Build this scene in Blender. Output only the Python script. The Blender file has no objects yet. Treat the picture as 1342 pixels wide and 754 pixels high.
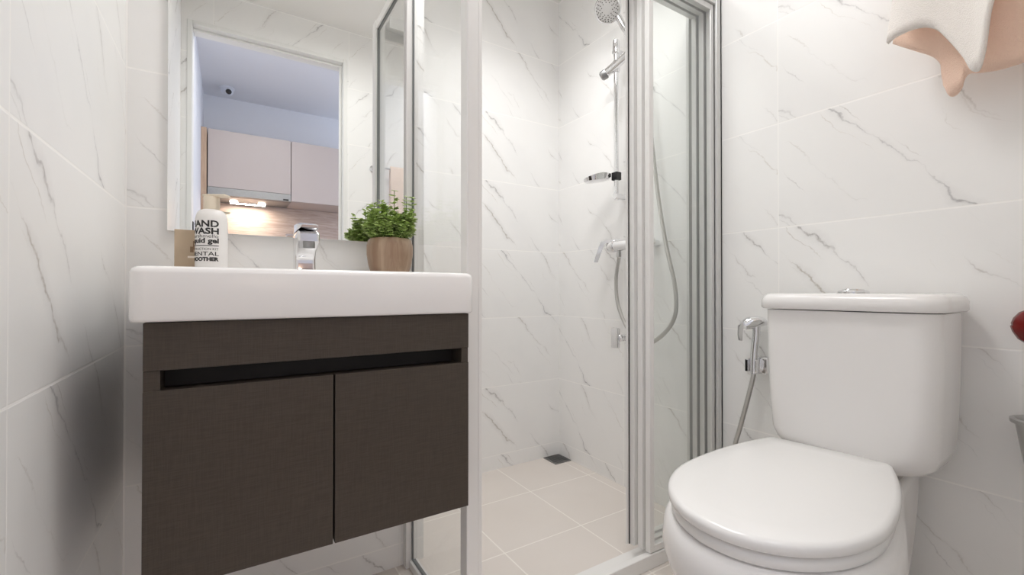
import bpy, bmesh, math, random
from mathutils import Vector, Matrix
random.seed(7)
PI = math.pi
S = bpy.context.scene
COL = S.collection

# ------------------------------------------------------------------ camera
FPX, YAW, PIT = 587.0, math.radians(32.15), math.radians(.42)
cam = bpy.data.cameras.new('camera')
cam_o = bpy.data.objects.new('camera', cam)
COL.objects.link(cam_o)
cam.sensor_width = 36.0
cam.lens = FPX * 36.0 / 1342.0
cam.clip_start = 0.01
cam_o.location = (0, 0, .78)
cam_o.rotation_euler = (PI / 2 + PIT, 0, -YAW)
S.camera = cam_o

# ------------------------------------------------------------------ world, lights, exposure
S.view_settings.view_transform = 'Standard'
S.view_settings.look = 'None'
S.view_settings.gamma = 1
S.view_settings.exposure = 0.0
S.view_settings.use_curve_mapping = False
S.cycles.max_bounces = 24
S.cycles.diffuse_bounces = 12
S.cycles.glossy_bounces = 10
S.cycles.transmission_bounces = 12
S.cycles.transparent_max_bounces = 40
w = bpy.data.worlds.new('world')
S.world = w
w.use_nodes = True
w.node_tree.nodes['Background'].inputs[0].default_value = (.75, .85, 1, 1)
w.node_tree.nodes['Background'].inputs[1].default_value = .3


def area(name, loc, size, power, col, rot=(0, 0, 0), shape='DISK', size_y=None):
    l = bpy.data.lights.new(name, 'AREA')
    l.shape = shape
    l.size = size
    if size_y:
        l.size_y = size_y
    l.energy = power
    l.color = col
    o = bpy.data.objects.new(name, l)
    o.location = loc
    o.rotation_euler = rot
    COL.objects.link(o)
    return o


area('bathroom_lamp_light', (.54, .76, 2.10), .46, 7.9, (1, .997, .988)).data.spread = math.radians(176)
area('shower_lamp_light', (.92, 1.22, 2.145), .24, 2.9, (1, .997, .990)).data.spread = math.radians(115)
area('hall_cool_fill', (2.1, -.85, 1.3), 1.6, 22.0, (.70, .80, 1), rot=(0, PI / 2, 0), shape='SQUARE')  # added cool fill to brighten the hall; no window is built there
area('hall_doorway_fill', (.25, -.42, 2.36), .5, 9.0, (1, .975, .955))  # unseen fill added above the doorway to light the room's fronts, no fixture


# ------------------------------------------------------------------ materials
def new_mat(name):
    m = bpy.data.materials.new(name)
    m.use_nodes = True
    nt = m.node_tree
    return m, nt, nt.nodes['Principled BSDF']


def lin(r, g, b):
    f = lambda c: (c / 255 / 12.92) if c / 255 <= .04045 else ((c / 255 + .055) / 1.055) ** 2.4
    return (f(r), f(g), f(b), 1)


def plain(name, col, rough=.5, metal=0, spec=.5, noise=0, nscale=40, bump=0, bscale=200, coat=0):
    m, nt, b = new_mat(name)
    b.inputs['Base Color'].default_value = col
    b.inputs['Roughness'].default_value = rough
    b.inputs['Metallic'].default_value = metal
    b.inputs['Specular IOR Level'].default_value = spec
    b.inputs['Coat Weight'].default_value = coat
    tc = nt.nodes.new('ShaderNodeTexCoord')
    n = nt.nodes.new('ShaderNodeTexNoise')
    n.inputs['Scale'].default_value = nscale
    nt.links.new(tc.outputs['Object'], n.inputs['Vector'])
    mx = nt.nodes.new('ShaderNodeMix')
    mx.data_type = 'RGBA'
    mx.blend_type = 'MULTIPLY'
    mx.inputs[0].default_value = noise
    mx.inputs[6].default_value = col
    nt.links.new(n.outputs['Fac'], mx.inputs[7])
    if noise:
        nt.links.new(mx.outputs[2], b.inputs['Base Color'])
    if bump:
        n2 = nt.nodes.new('ShaderNodeTexNoise')
        n2.inputs['Scale'].default_value = bscale
        nt.links.new(tc.outputs['Object'], n2.inputs['Vector'])
        bp = nt.nodes.new('ShaderNodeBump')
        bp.inputs['Strength'].default_value = bump
        bp.inputs['Distance'].default_value = .002
        nt.links.new(n2.outputs['Fac'], bp.inputs['Height'])
        nt.links.new(bp.outputs['Normal'], b.inputs['Normal'])
    return m


class NT:
    """small helper for node math"""
    def __init__(s, nt): s.nt = nt

    def m(s, op, a, b=None, c=None, clamp=False):
        n = s.nt.nodes.new('ShaderNodeMath')
        n.operation = op
        n.use_clamp = clamp
        for i, v in enumerate((a, b, c)):
            if v is None: continue
            if isinstance(v, (int, float)): n.inputs[i].default_value = v
            else: s.nt.links.new(v, n.inputs[i])
        return n.outputs[0]

    def comb(s, x, y, z=0.0):
        n = s.nt.nodes.new('ShaderNodeCombineXYZ')
        for i, v in enumerate((x, y, z)):
            if isinstance(v, (int, float)): n.inputs[i].default_value = v
            else: s.nt.links.new(v, n.inputs[i])
        return n.outputs[0]

    def noise(s, vec, scale, detail=2, rough=.5, dist=0):
        n = s.nt.nodes.new('ShaderNodeTexNoise')
        n.inputs['Scale'].default_value = scale
        n.inputs['Detail'].default_value = detail
        n.inputs['Roughness'].default_value = rough
        n.inputs['Distortion'].default_value = dist
        s.nt.links.new(vec, n.inputs['Vector'])
        return n.outputs['Fac']

    def mix(s, fac, a, b):
        n = s.nt.nodes.new('ShaderNodeMix')
        n.data_type = 'RGBA'
        for i, v in ((0, fac), (6, a), (7, b)):
            if isinstance(v, (int, float)): n.inputs[i].default_value = v
            elif isinstance(v, tuple): n.inputs[i].default_value = v
            else: s.nt.links.new(v, n.inputs[i])
        return n.outputs[2]

    def ramp(s, fac, lo, hi):
        n = s.nt.nodes.new('ShaderNodeMapRange')
        n.interpolation_type = 'SMOOTHSTEP'
        n.inputs[1].default_value = lo
        n.inputs[2].default_value = hi
        s.nt.links.new(fac, n.inputs[0])
        return n.outputs[0]


def marble_tile(name, u0, v0=.0625, tw=.6, th=.2995, seed=0.0):
    m, nt, b = new_mat(name)
    k = NT(nt)
    uvn = nt.nodes.new('ShaderNodeUVMap')
    sp = nt.nodes.new('ShaderNodeSeparateXYZ')
    nt.links.new(uvn.outputs[0], sp.inputs[0])
    U, V = sp.outputs[0], sp.outputs[1]
    cu = k.m('DIVIDE', k.m('SUBTRACT', U, u0), tw)
    cv = k.m('DIVIDE', k.m('SUBTRACT', V, v0), th)
    fu, fv = k.m('FRACT', cu), k.m('FRACT', cv)
    du = k.m('MULTIPLY', k.m('MINIMUM', fu, k.m('SUBTRACT', 1.0, fu)), tw)
    dv = k.m('MULTIPLY', k.m('MINIMUM', fv, k.m('SUBTRACT', 1.0, fv)), th)
    d = k.m('MINIMUM', k.m('ADD', du, .0004), dv)
    grout = k.m('SUBTRACT', 1.0, k.ramp(d, .0011, .0026))
    # each tile shows its own cut of the stone
    wn = nt.nodes.new('ShaderNodeTexWhiteNoise')
    wn.noise_dimensions = '2D'
    nt.links.new(k.comb(k.m('ADD', k.m('FLOOR', cu), seed), k.m('FLOOR', cv)), wn.inputs['Vector'])
    off = k.m('MULTIPLY', k.m('FLOOR', k.m('MULTIPLY', wn.outputs['Value'], 3.0)), 7.3)
    # axes across (s) and along (t) the slanting veins
    lu = k.m('MULTIPLY', fu, tw)
    lv = k.m('MULTIPLY', fv, th)
    s_ = k.m('ADD', k.m('MULTIPLY', lu, .73), k.m('MULTIPLY', lv, .68))
    t_ = k.m('SUBTRACT', k.m('MULTIPLY', lu, .68), k.m('MULTIPLY', lv, .73))
    base = k.comb(lu, lv, off)
    wob = k.m('MULTIPLY', k.m('SUBTRACT', k.noise(base, 7, 5, .62), .5), .085)
    sw = k.m('ADD', s_, wob)

    def veins(period, shift, width, mlo, mhi):
        q = k.m('ADD', k.m('DIVIDE', sw, period), k.m('ADD', off, shift))
        cell = k.m('FLOOR', q)
        w2 = nt.nodes.new('ShaderNodeTexWhiteNoise')
        w2.noise_dimensions = '1D'
        nt.links.new(cell, w2.inputs['W'])
        sc = nt.nodes.new('ShaderNodeSeparateColor')
        nt.links.new(w2.outputs['Color'], sc.inputs[0])
        pos = k.m('ADD', k.m('MULTIPLY', sc.outputs[0], .6), .2)
        dist = k.m('MULTIPLY', k.m('ABSOLUTE', k.m('SUBTRACT', k.m('FRACT', q), pos)), period)
        along = k.noise(k.comb(k.m('MULTIPLY', t_, 5.5), k.m('MULTIPLY', cell, 3.3), k.m('ADD', off, shift)), 1.0, 2)
        mask = k.ramp(along, mlo, mhi)
        w_ = k.m('MULTIPLY', mask, width)
        line = k.m('SUBTRACT', 1.0, k.m('DIVIDE', dist, k.m('ADD', w_, .0004), clamp=True), clamp=True)
        halo = k.m('SUBTRACT', 1.0, k.m('DIVIDE', dist, k.m('ADD', k.m('MULTIPLY', w_, 5.0), .001), clamp=True), clamp=True)
        st = k.m('MULTIPLY', mask, k.m('ADD', k.m('MULTIPLY', sc.outputs[1], .7), .3))
        return k.m('MULTIPLY', line, st), k.m('MULTIPLY', halo, st), sc.outputs[2]
    l1, h1, c1 = veins(.135, 0.0, .0040, .40, .66)
    l2, h2, c2 = veins(.071, 4.7, .0020, .50, .70)
    fine = k.m('ADD', k.m('MULTIPLY', k.ramp(k.noise(base, 70, 3), .30, .62), .6), .4)
    cloud = k.ramp(k.noise(base, 5.0, 3), .45, .75)
    col = k.mix(k.m('MULTIPLY', cloud, .10), (.86, .855, .845, 1), lin(205, 205, 209))
    col = k.mix(k.m('MULTIPLY', h1, .22), col, lin(178, 177, 178))
    col = k.mix(k.m('MULTIPLY', l1, k.m('MULTIPLY', fine, .80)), col, k.mix(c1, lin(118, 116, 120), lin(150, 138, 120)))
    col = k.mix(k.m('MULTIPLY', l2, k.m('MULTIPLY', fine, .55)), col, k.mix(c2, lin(150, 148, 150), lin(172, 158, 132)))
    col = k.mix(grout, col, (.93, .92, .90, 1))
    nt.links.new(col, b.inputs['Base Color'])
    b.inputs['Roughness'].default_value = .20
    nt.links.new(k.m('ADD', k.m('MULTIPLY', grout, .3), .34), b.inputs['Roughness'])
    b.inputs['Specular IOR Level'].default_value = .4
    bp = nt.nodes.new('ShaderNodeBump')
    bp.inputs['Strength'].default_value = .25
    bp.inputs['Distance'].default_value = .001
    nt.links.new(k.m('SUBTRACT', 1.0, grout), bp.inputs['Height'])
    nt.links.new(bp.outputs['Normal'], b.inputs['Normal'])
    return m


def floor_tile(name):
    m, nt, b = new_mat(name)
    k = NT(nt)
    uvn = nt.nodes.new('ShaderNodeUVMap')
    sp = nt.nodes.new('ShaderNodeSeparateXYZ')
    nt.links.new(uvn.outputs[0], sp.inputs[0])
    U, V = sp.outputs[0], sp.outputs[1]
    T = .2965
    fu = k.m('FRACT', k.m('DIVIDE', k.m('SUBTRACT', U, .693 - 3 * T), T))
    fv = k.m('FRACT', k.m('DIVIDE', k.m('SUBTRACT', V, 1.143 - 6 * T), T))
    du = k.m('MULTIPLY', k.m('MINIMUM', fu, k.m('SUBTRACT', 1.0, fu)), T)
    dv = k.m('MULTIPLY', k.m('MINIMUM', fv, k.m('SUBTRACT', 1.0, fv)), T)
    g = k.m('SUBTRACT', 1.0, k.ramp(k.m('MINIMUM', du, dv), .0010, .0030))
    n = k.noise(uvn.outputs[0], 4.0, 4)
    col = k.mix(n, lin(214, 206, 199), lin(224, 217, 211))
    col = k.mix(g, col, lin(240, 235, 228))
    nt.links.new(col, b.inputs['Base Color'])
    b.inputs['Roughness'].default_value = .38
    bp = nt.nodes.new('ShaderNodeBump')
    bp.inputs['Strength'].default_value = .3
    bp.inputs['Distance'].default_value = .001
    nt.links.new(k.m('SUBTRACT', 1.0, g), bp.inputs['Height'])
    nt.links.new(bp.outputs['Normal'], b.inputs['Normal'])
    return m


def linen_laminate(name, c0, c1):
    m, nt, b = new_mat(name)
    k = NT(nt)
    tc = nt.nodes.new('ShaderNodeTexCoord')
    sp = nt.nodes.new('ShaderNodeSeparateXYZ')
    nt.links.new(tc.outputs['Object'], sp.inputs[0])
    x, y, z = sp.outputs
    a = k.noise(k.comb(k.m('MULTIPLY', x, 30), y, k.m('MULTIPLY', z, 700)), 1, 3)
    c = k.noise(k.comb(k.m('MULTIPLY', x, 700), y, k.m('MULTIPLY', z, 30)), 1, 3)
    f = k.ramp(k.m('ADD', k.m('MULTIPLY', a, .55), k.m('MULTIPLY', c, .45)), .35, .65)
    nt.links.new(k.mix(f, c0, c1), b.inputs['Base Color'])
    b.inputs['Roughness'].default_value = .42
    b.inputs['Specular IOR Level'].default_value = .35
    return m


def wood_mat(name, c0, c1, axis=2, across=60, along=6):
    m, nt, b = new_mat(name)
    k = NT(nt)
    tc = nt.nodes.new('ShaderNodeTexCoord')
    sp = nt.nodes.new('ShaderNodeSeparateXYZ')
    nt.links.new(tc.outputs['Object'], sp.inputs[0])
    x, y, z = sp.outputs
    sc = [across] * 3
    sc[axis] = along
    v = k.comb(k.m('MULTIPLY', x, sc[0]), k.m('MULTIPLY', y, sc[1]), k.m('MULTIPLY', z, sc[2]))
    f = k.ramp(k.noise(v, 1, 4, .6, .8), .3, .7)
    nt.links.new(k.mix(f, c0, c1), b.inputs['Base Color'])
    b.inputs['Roughness'].default_value = .45
    return m


def glass_mat(name, tint):
    m = bpy.data.materials.new(name)
    m.use_nodes = True
    nt = m.node_tree
    nt.nodes.clear()
    out = nt.nodes.new('ShaderNodeOutputMaterial')
    tr = nt.nodes.new('ShaderNodeBsdfTransparent')
    tr.inputs[0].default_value = tint
    gl = nt.nodes.new('ShaderNodeBsdfGlossy')
    gl.inputs['Roughness'].default_value = 0.0
    lw = nt.nodes.new('ShaderNodeLayerWeight')
    lw.inputs[0].default_value = .5
    k = NT(nt)
    fac = k.m('ADD', .025, k.m('MULTIPLY', .70, k.m('POWER', lw.outputs['Facing'], 5.0)))
    mx = nt.nodes.new('ShaderNodeMixShader')
    nt.links.new(fac, mx.inputs[0])
    nt.links.new(tr.outputs[0], mx.inputs[1])
    nt.links.new(gl.outputs[0], mx.inputs[2])
    nt.links.new(mx.outputs[0], out.inputs[0])
    return m


def emit_mat(name, col, strength):
    m, nt, b = new_mat(name)
    b.inputs['Base Color'].default_value = col
    b.inputs['Emission Color'].default_value = col
    b.inputs['Emission Strength'].default_value = strength
    return m


M = {
    'tile_left': marble_tile('marble_tile_left', .66, seed=3),
    'tile_back': marble_tile('marble_tile_back', .41, seed=11),
    'tile_shower': marble_tile('marble_tile_shower', .88, seed=5),
    'tile_right': marble_tile('marble_tile_right', -.68, seed=8),
    'tile_front': marble_tile('marble_tile_front', -.53, seed=14),
    'floor': floor_tile('floor_tile'),
    'ceiling': plain('ceiling_paint', (.86, .85, .83, 1), .8, bump=.1),
    'hall_paint': plain('hall_paint', (.72, .73, .76, 1), .8, bump=.1),
    'hall_floor': wood_mat('hall_floor_wood', lin(150, 125, 100), lin(175, 150, 122), 0),
    'door_paint': plain('door_frame_paint', (.80, .80, .78, 1), .45),
    'ceramic': plain('white_ceramic', (.83, .815, .805, 1), .20, spec=.4),
    'seat': plain('white_seat_plastic', (.80, .79, .778, 1), .22),
    'laminate': linen_laminate('brown_laminate', lin(64, 56, 49), lin(74, 66, 58)),
    'dark': plain('dark_recess', lin(26, 23, 21), .6),
    'mirror': plain('mirror_glass', (.93, .94, .93, 1), .0, 1),
    'chrome': plain('chrome', (.80, .80, .81, 1), .07, 1),
    'steel': plain('brushed_steel', (.34, .34, .34, 1), .36, 1, noise=.15, nscale=90),
    'alu': plain('white_aluminium', (.80, .79, .775, 1), .32, .0, .6),
    'alu_grey': plain('grey_aluminium', (.66, .66, .65, 1), .30, .35),
    'gasket': plain('dark_gasket', lin(50, 46, 44), .6),
    'gasket_grey': plain('grey_gasket', lin(112, 115, 116), .5),
    'glass': glass_mat('shower_glass', (.990, .995, .992, 1)),
    'black': plain('black_plastic', lin(22, 20, 20), .4),
    'nozzle_grey': plain('grey_nozzle_face', lin(190, 188, 186), .4),
    'cup_steel': plain('bright_steel', (.62, .62, .61, 1), .30, 1, noise=.1, nscale=90),
    'hose': plain('metal_hose', (.55, .54, .52, 1), .28, .9),
    'bottle': plain('white_bottle_plastic', (.82, .80, .78, 1), .35),
    'pump': plain('cream_pump_plastic', lin(228, 216, 196), .4),
    'ink': plain('black_ink', lin(45, 42, 42), .6),
    'kraft': plain('tan_paperboard', lin(205, 184, 158), .7, noise=.25, nscale=30),
    'kraft_dark': plain('brown_print', lin(140, 116, 90), .7),
    'pale_print': plain('pale_print', lin(240, 232, 220), .7),
    'leaf': plain('leaf_green', lin(204, 224, 146), .45, noise=.3, nscale=60),
    'stem': plain('stem_green', lin(96, 124, 62), .6),
    'soil': plain('potting_soil', lin(60, 46, 36), .9, bump=.6),
    'pot': wood_mat('pot_wood', lin(140, 112, 90), lin(180, 156, 132), 2, 26, 4),
    'towel_white': plain('white_terry', (.84, .80, .76, 1), .95, bump=.9, bscale=500),
    'towel_peach': plain('peach_terry', lin(244, 213, 194), .95, bump=.9, bscale=500),
    'towel_beige': plain('beige_terry', lin(230, 208, 192), .95, bump=.9, bscale=500),
    'red': plain('red_gloss', lin(135, 12, 8), .25, noise=.5, nscale=18),
    'lamp': emit_mat('lamp_diffuser', (1, .96, .9, 1), 4.0),
    'hood_lamp': emit_mat('hood_lamp', (1, .93, .84, 1), 14.0),
    'cab_taupe': plain('taupe_cabinet', lin(190, 178, 172), .4),
    'cab_wood': wood_mat('cabinet_side_wood', lin(178, 148, 124), lin(196, 168, 142), 2),
    'splash': wood_mat('stone_splashback', lin(172, 152, 140), lin(196, 178, 166), 0),
    'cctv': plain('grey_camera_plastic', lin(205, 208, 216), .3),
}


# ------------------------------------------------------------------ mesh helpers
class B:
    def __init__(s):
        s.bm = bmesh.new()

    def box(s, a, b, bev=0, seg=2, mat=None):
        ax, ay, az = a
        bx, by, bz = b
        r = bmesh.ops.create_cube(s.bm, size=1)
        vs = r['verts']
        for v in vs:
            v.co = Vector(((v.co.x + .5) * (bx - ax) + ax, (v.co.y + .5) * (by - ay) + ay, (v.co.z + .5) * (bz - az) + az))
        if bev:
            es = list({e for v in vs for e in v.link_edges})
            r2 = bmesh.ops.bevel(s.bm, geom=es, offset=bev, segments=seg, profile=.5, affect='EDGES')
            vs = list({v for f in r2['faces'] for v in f.verts} | {v for v in vs if v.is_valid})
        if mat is not None:
            for v in vs: v.co = mat @ v.co
        return s

    def ring(s, pts):
        return [s.bm.verts.new(p) for p in pts]

    def loft(s, loops, cap0=True, cap1=True, close=True):
        rs = [s.ring(l) for l in loops]
        n = len(rs[0])
        for a, b in zip(rs, rs[1:]):
            for i in range(n if close else n - 1):
                j = (i + 1) % n
                s.bm.faces.new((a[i], a[j], b[j], b[i]))
        if cap0: s.bm.faces.new(list(reversed(rs[0])))
        if cap1: s.bm.faces.new(rs[-1])
        return s

    def cyl(s, p0, p1, r0, r1=None, n=24, caps=True):
        r1 = r0 if r1 is None else r1
        p0, p1 = Vector(p0), Vector(p1)
        q = (p1 - p0).to_track_quat('Z', 'Y')
        L = []
        for p, r in ((p0, r0), (p1, r1)):
            L.append([p + q @ Vector((r * math.cos(2 * PI * i / n), r * math.sin(2 * PI * i / n), 0)) for i in range(n)])
        return s.loft(L, caps, caps)

    def lathe(s, prof, o=(0, 0, 0), d=(0, 0, 1), n=32, caps=True, sq=(1, 1)):
        o = Vector(o)
        q = Vector(d).to_track_quat('Z', 'Y')
        L = [[o + q @ Vector((r * sq[0] * math.cos(2 * PI * i / n), r * sq[1] * math.sin(2 * PI * i / n), h)) for i in range(n)] for r, h in prof]
        return s.loft(L, caps, caps)

    def tube(s, pts, r, n=12, ribs=0):
        pts = [Vector(p) for p in pts]
        L = []
        up = None
        for i, p in enumerate(pts):
            t = (pts[min(i + 1, len(pts) - 1)] - pts[max(i - 1, 0)]).normalized()
            if up is None:
                up = t.orthogonal().normalized()
            up = (up - t * up.dot(t)).normalized()
            sd = t.cross(up)
            rr = r * (1 + (ribs if i % 2 else 0))
            L.append([p + (up * math.cos(2 * PI * k / n) + sd * math.sin(2 * PI * k / n)) * rr for k in range(n)])
        return s.loft(L)

    def sheet(s, grid, thick):
        """a cloth: rows of points, given real thickness along the row normals"""
        R, Cn = len(grid), len(grid[0])
        P = [[Vector(p) for p in row] for row in grid]
        Nn = []
        for i in range(R):
            row = []
            for j in range(Cn):
                a = P[min(i + 1, R - 1)][j] - P[max(i - 1, 0)][j]
                b = P[i][min(j + 1, Cn - 1)] - P[i][max(j - 1, 0)]
                row.append(a.cross(b).normalized())
            Nn.append(row)
        f = [[s.bm.verts.new(P[i][j] + Nn[i][j] * thick / 2) for j in range(Cn)] for i in range(R)]
        g = [[s.bm.verts.new(P[i][j] - Nn[i][j] * thick / 2) for j in range(Cn)] for i in range(R)]
        for i in range(R - 1):
            for j in range(Cn - 1):
                s.bm.faces.new((f[i][j], f[i][j + 1], f[i + 1][j + 1], f[i + 1][j]))
                s.bm.faces.new((g[i][j], g[i + 1][j], g[i + 1][j + 1], g[i][j + 1]))
        for i in range(R - 1):
            s.bm.faces.new((f[i][0], f[i + 1][0], g[i + 1][0], g[i][0]))
            s.bm.faces.new((f[i][-1], g[i][-1], g[i + 1][-1], f[i + 1][-1]))
        for j in range(Cn - 1):
            s.bm.faces.new((f[0][j], g[0][j], g[0][j + 1], f[0][j + 1]))
            s.bm.faces.new((f[-1][j], f[-1][j + 1], g[-1][j + 1], g[-1][j]))
        return s


def rrect(x0, x1, y0, y1, r, z, n=6):
    r = min(r, (x1 - x0) / 2 - 1e-4, (y1 - y0) / 2 - 1e-4)
    pts = []
    for cx, cy, a in ((x1 - r, y1 - r, 0), (x0 + r, y1 - r, 90), (x0 + r, y0 + r, 180), (x1 - r, y0 + r, 270)):
        for i in range(n + 1):
            t = math.radians(a + 90 * i / n)
            pts.append((cx + r * math.cos(t), cy + r * math.sin(t), z))
    return pts


def spline(pts, n=8):
    P = [Vector(p) for p in pts]
    P = [P[0] * 2 - P[1]] + P + [P[-1] * 2 - P[-2]]
    out = []
    for i in range(1, len(P) - 2):
        a, b, c, d = P[i - 1:i + 3]
        for k in range(n):
            t = k / n
            out.append(.5 * ((2 * b) + (c - a) * t + (2 * a - 5 * b + 4 * c - d) * t * t + (3 * b - a - 3 * c + d) * t ** 3))
    out.append(P[-2])
    return out


def offset_of(p):
    v = Vector((0, 0, 0))
    while p is not None:
        v += Vector(p.location)
        p = p.parent
    return v


def obj(name, b, mat, parent=None, smooth=35, loc=None, wall_uv=False):
    bm = b.bm
    bmesh.ops.recalc_face_normals(bm, faces=bm.faces[:])
    if wall_uv:
        uv = bm.loops.layers.uv.new('UVMap')
        for f in bm.faces:
            nx, ny, nz = f.normal
            for lp in f.loops:
                x, y, z = lp.vert.co
                if abs(nz) > .7: lp[uv].uv = (x, y)
                elif abs(nx) > abs(ny): lp[uv].uv = ((-y if nx < 0 else y), z)
                else: lp[uv].uv = ((x if ny < 0 else -x), z)
    if parent is not None:
        off = offset_of(parent)
    else:
        if loc is None:
            xs = [v.co.x for v in bm.verts]; ys = [v.co.y for v in bm.verts]; zs = [v.co.z for v in bm.verts]
            loc = ((min(xs) + max(xs)) / 2, (min(ys) + max(ys)) / 2, min(zs))
        off = Vector(loc)
    bmesh.ops.translate(bm, verts=bm.verts[:], vec=-off)
    me = bpy.data.meshes.new(name)
    if smooth:
        for f in bm.faces: f.smooth = True
        for e in bm.edges:
            if len(e.link_faces) == 2 and e.calc_face_angle(0) > math.radians(smooth):
                e.smooth = False
    bm.to_mesh(me)
    bm.free()
    me.materials.append(mat)
    o = bpy.data.objects.new(name, me)
    COL.objects.link(o)
    if parent is not None: o.parent = parent
    else: o.location = off
    return o


def thing(name, label, cat, loc, group=None):
    o = bpy.data.objects.new(name, None)
    COL.objects.link(o)
    o.location = loc
    o.empty_display_size = .05
    o['label'] = label
    o['category'] = cat
    if group: o['group'] = group
    return o


def tag(o, label, cat, group=None):
    o['label'] = label
    o['category'] = cat
    if group: o['group'] = group
    return o


def struct(o):
    o['kind'] = 'structure'
    return o


# ------------------------------------------------------------------ the room shell
XL, XR, YB, YS, CZ = -.192, 1.33, 1.25, 1.695, 2.165
BX = .48                       # right end of the wall behind the vanity
struct(obj('floor', B().box((XL - .1, -.1, -.1), (XR + .1, YS + .1, 0)), M['floor'], smooth=0, wall_uv=True))
struct(obj('ceiling', B().box((XL - .1, -.1, CZ), (XR + .1, YS + .1, CZ + .1)), M['ceiling'], smooth=0))
struct(obj('wall_left', B().box((XL - .1, -.1, 0), (XL, YS + .1, CZ)), M['tile_left'], smooth=0, wall_uv=True))
struct(obj('wall_back', B().box((XL, YB, 0), (BX, YS + .1, CZ)), M['tile_back'], smooth=0, wall_uv=True))
struct(obj('wall_shower', B().box((BX, YS, 0), (XR, YS + .1, CZ)), M['tile_shower'], smooth=0, wall_uv=True))
struct(obj('wall_right', B().box((XR, -.1, 0), (XR + .1, YS + .1, CZ)), M['tile_right'], smooth=0, wall_uv=True))
DX0, DX1, DZ = -.150, .500, 1.985
fw = B().box((XL, -.1, 0), (DX0 - .02, 0, CZ)).box((DX1 + .02, -.1, 0), (XR, 0, CZ)).box((DX0 - .02, -.1, DZ + .02), (DX1 + .02, 0, CZ))
struct(obj('wall_front', fw, M['tile_front'], smooth=0, wall_uv=True))
# door frame in the wall behind the camera
d = struct(obj('door_1', B().box((DX0 - .02, -.11, 0), (DX0, .006, DZ + .02), .003).box((DX1, -.11, 0), (DX1 + .02, .006, DZ + .02), .003)
                  .box((DX0, -.11, DZ), (DX1, .006, DZ + .02), .003)
                  .box((DX0, -.05, DZ - .012), (DX1, -.03, DZ), .002).box((DX1 - .012, -.05, 0), (DX1, -.03, DZ - .012), .002), M['door_paint'], smooth=0))
obj('hinge', B().box((DX0, -.085, 1.02), (DX0 + .004, -.05, 1.10), .001), M['gasket'], d)
# hall beyond the doorway (seen in the mirror)
HZ, HB, HX = 2.40, -1.98, 2.2
struct(obj('wall_hall_left', B().box((-.31, HB, 0), (-.192, -.1, HZ)), M['hall_paint'], smooth=0))
struct(obj('wall_hall_back', B().box((-.31, HB - .1, 0), (HX, HB, HZ)), M['hall_paint'], smooth=0))
struct(obj('wall_hall_right', B().box((HX, HB, 0), (HX + .1, -.1, HZ)), M['hall_paint'], smooth=0))
struct(obj('wall_hall_front', B().box((XR + .1, -.1, 0), (HX, 0, HZ)).box((XL - .1, -.1, CZ + .1), (XR + .1, 0, HZ)), M['hall_paint'], smooth=0))
struct(obj('ceiling_hall', B().box((-.31, HB - .1, HZ), (HX + .1, 0, HZ + .1)), M['hall_paint'], smooth=0))
struct(obj('floor_hall', B().box((-.31, HB - .1, -.1), (HX + .1, -.1, -.005)), M['hall_floor'], smooth=0))

# ------------------------------------------------------------------ toilet
TY = .472
PVX, TWB, TWT = 1.12, .14, .04


def twist(pts, ang):
    c_, s_ = math.cos(ang), math.sin(ang)
    return [(PVX + (x - PVX) * c_ - (y - TY) * s_, TY + (x - PVX) * s_ + (y - TY) * c_, z) for x, y, z in pts]



def bowl_outline(x0, x1, hw, hr, z, n=28, xr=None):
    """egg-shaped front, narrower straight rear; symmetric about TY"""
    xc = x0 + hw * 1.28
    pts = []
    half = []
    for i in range(n + 1):
        a = PI * .5 * i / n
        half.append((xc - (xc - x0) * math.cos(a), hw * math.sin(a)))
    m = 14
    for i in range(1, m + 1):
        t = i / m
        x = xc + (x1 - xc) * t
        sm = t * t * (3 - 2 * t)
        tt = min(1, t * 1.35)
        sm = tt * tt * (3 - 2 * tt)
        half.append((x, hw + (hr - hw) * sm))
    for x, h in half: pts.append((x, TY + h, z))
    for x, h in reversed(half[1:]): pts.append((x, TY - h, z))
    return twist(pts, TWB)


t = thing('toilet', 'white close-coupled ceramic toilet with closed lid against the right wall', 'toilet', (.98, TY, 0))
obj('bowl', B().loft([
    bowl_outline(.765, 1.25, .105, .100, 0.0),
    bowl_outline(.760, 1.255, .108, .104, .02),
    bowl_outline(.745, 1.26, .114, .110, .10),
    bowl_outline(.712, 1.27, .130, .118, .17),
    bowl_outline(.655, 1.28, .152, .124, .235),
    bowl_outline(.612, 1.285, .170, .128, .295),
    bowl_outline(.597, 1.29, .176, .130, .335),
    bowl_outline(.600, 1.29, .173, .130, .366),
    bowl_outline(.606, 1.287, .167, .127, .380),
    bowl_outline(.614, 1.283, .159, .121, .386)]), M['ceramic'], t, smooth=60)


def lid_outline(x0, x1, hw, z, inset=0, n=26):
    """D shape: elliptical front, gently tapering sides, straight rear with rounded corners"""
    x0 += inset; x1 -= inset; hw -= inset
    xc = x0 + hw * 1.34
    half = []
    for i in range(n + 1):
        a = PI * .5 * i / n
        half.append((xc - (xc - x0) * max(0.0, math.cos(a)) ** .96, hw * math.sin(a)))
    rw = hw * .72
    rc = .018
    for i in range(1, 9):
        tt = i / 8
        half.append((xc + (x1 - rc - xc) * tt, hw + (rw - hw) * tt * tt))
    for i in range(1, 7):
        a = PI * .5 * i / 6
        half.append((x1 - rc + rc * math.sin(a), rw - rc + rc * math.cos(a)))
    pts = [(x, TY + h, z) for x, h in half]
    pts += [(x, TY - h, z) for x, h in reversed(half[1:])]
    return twist(pts, TWB)


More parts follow.
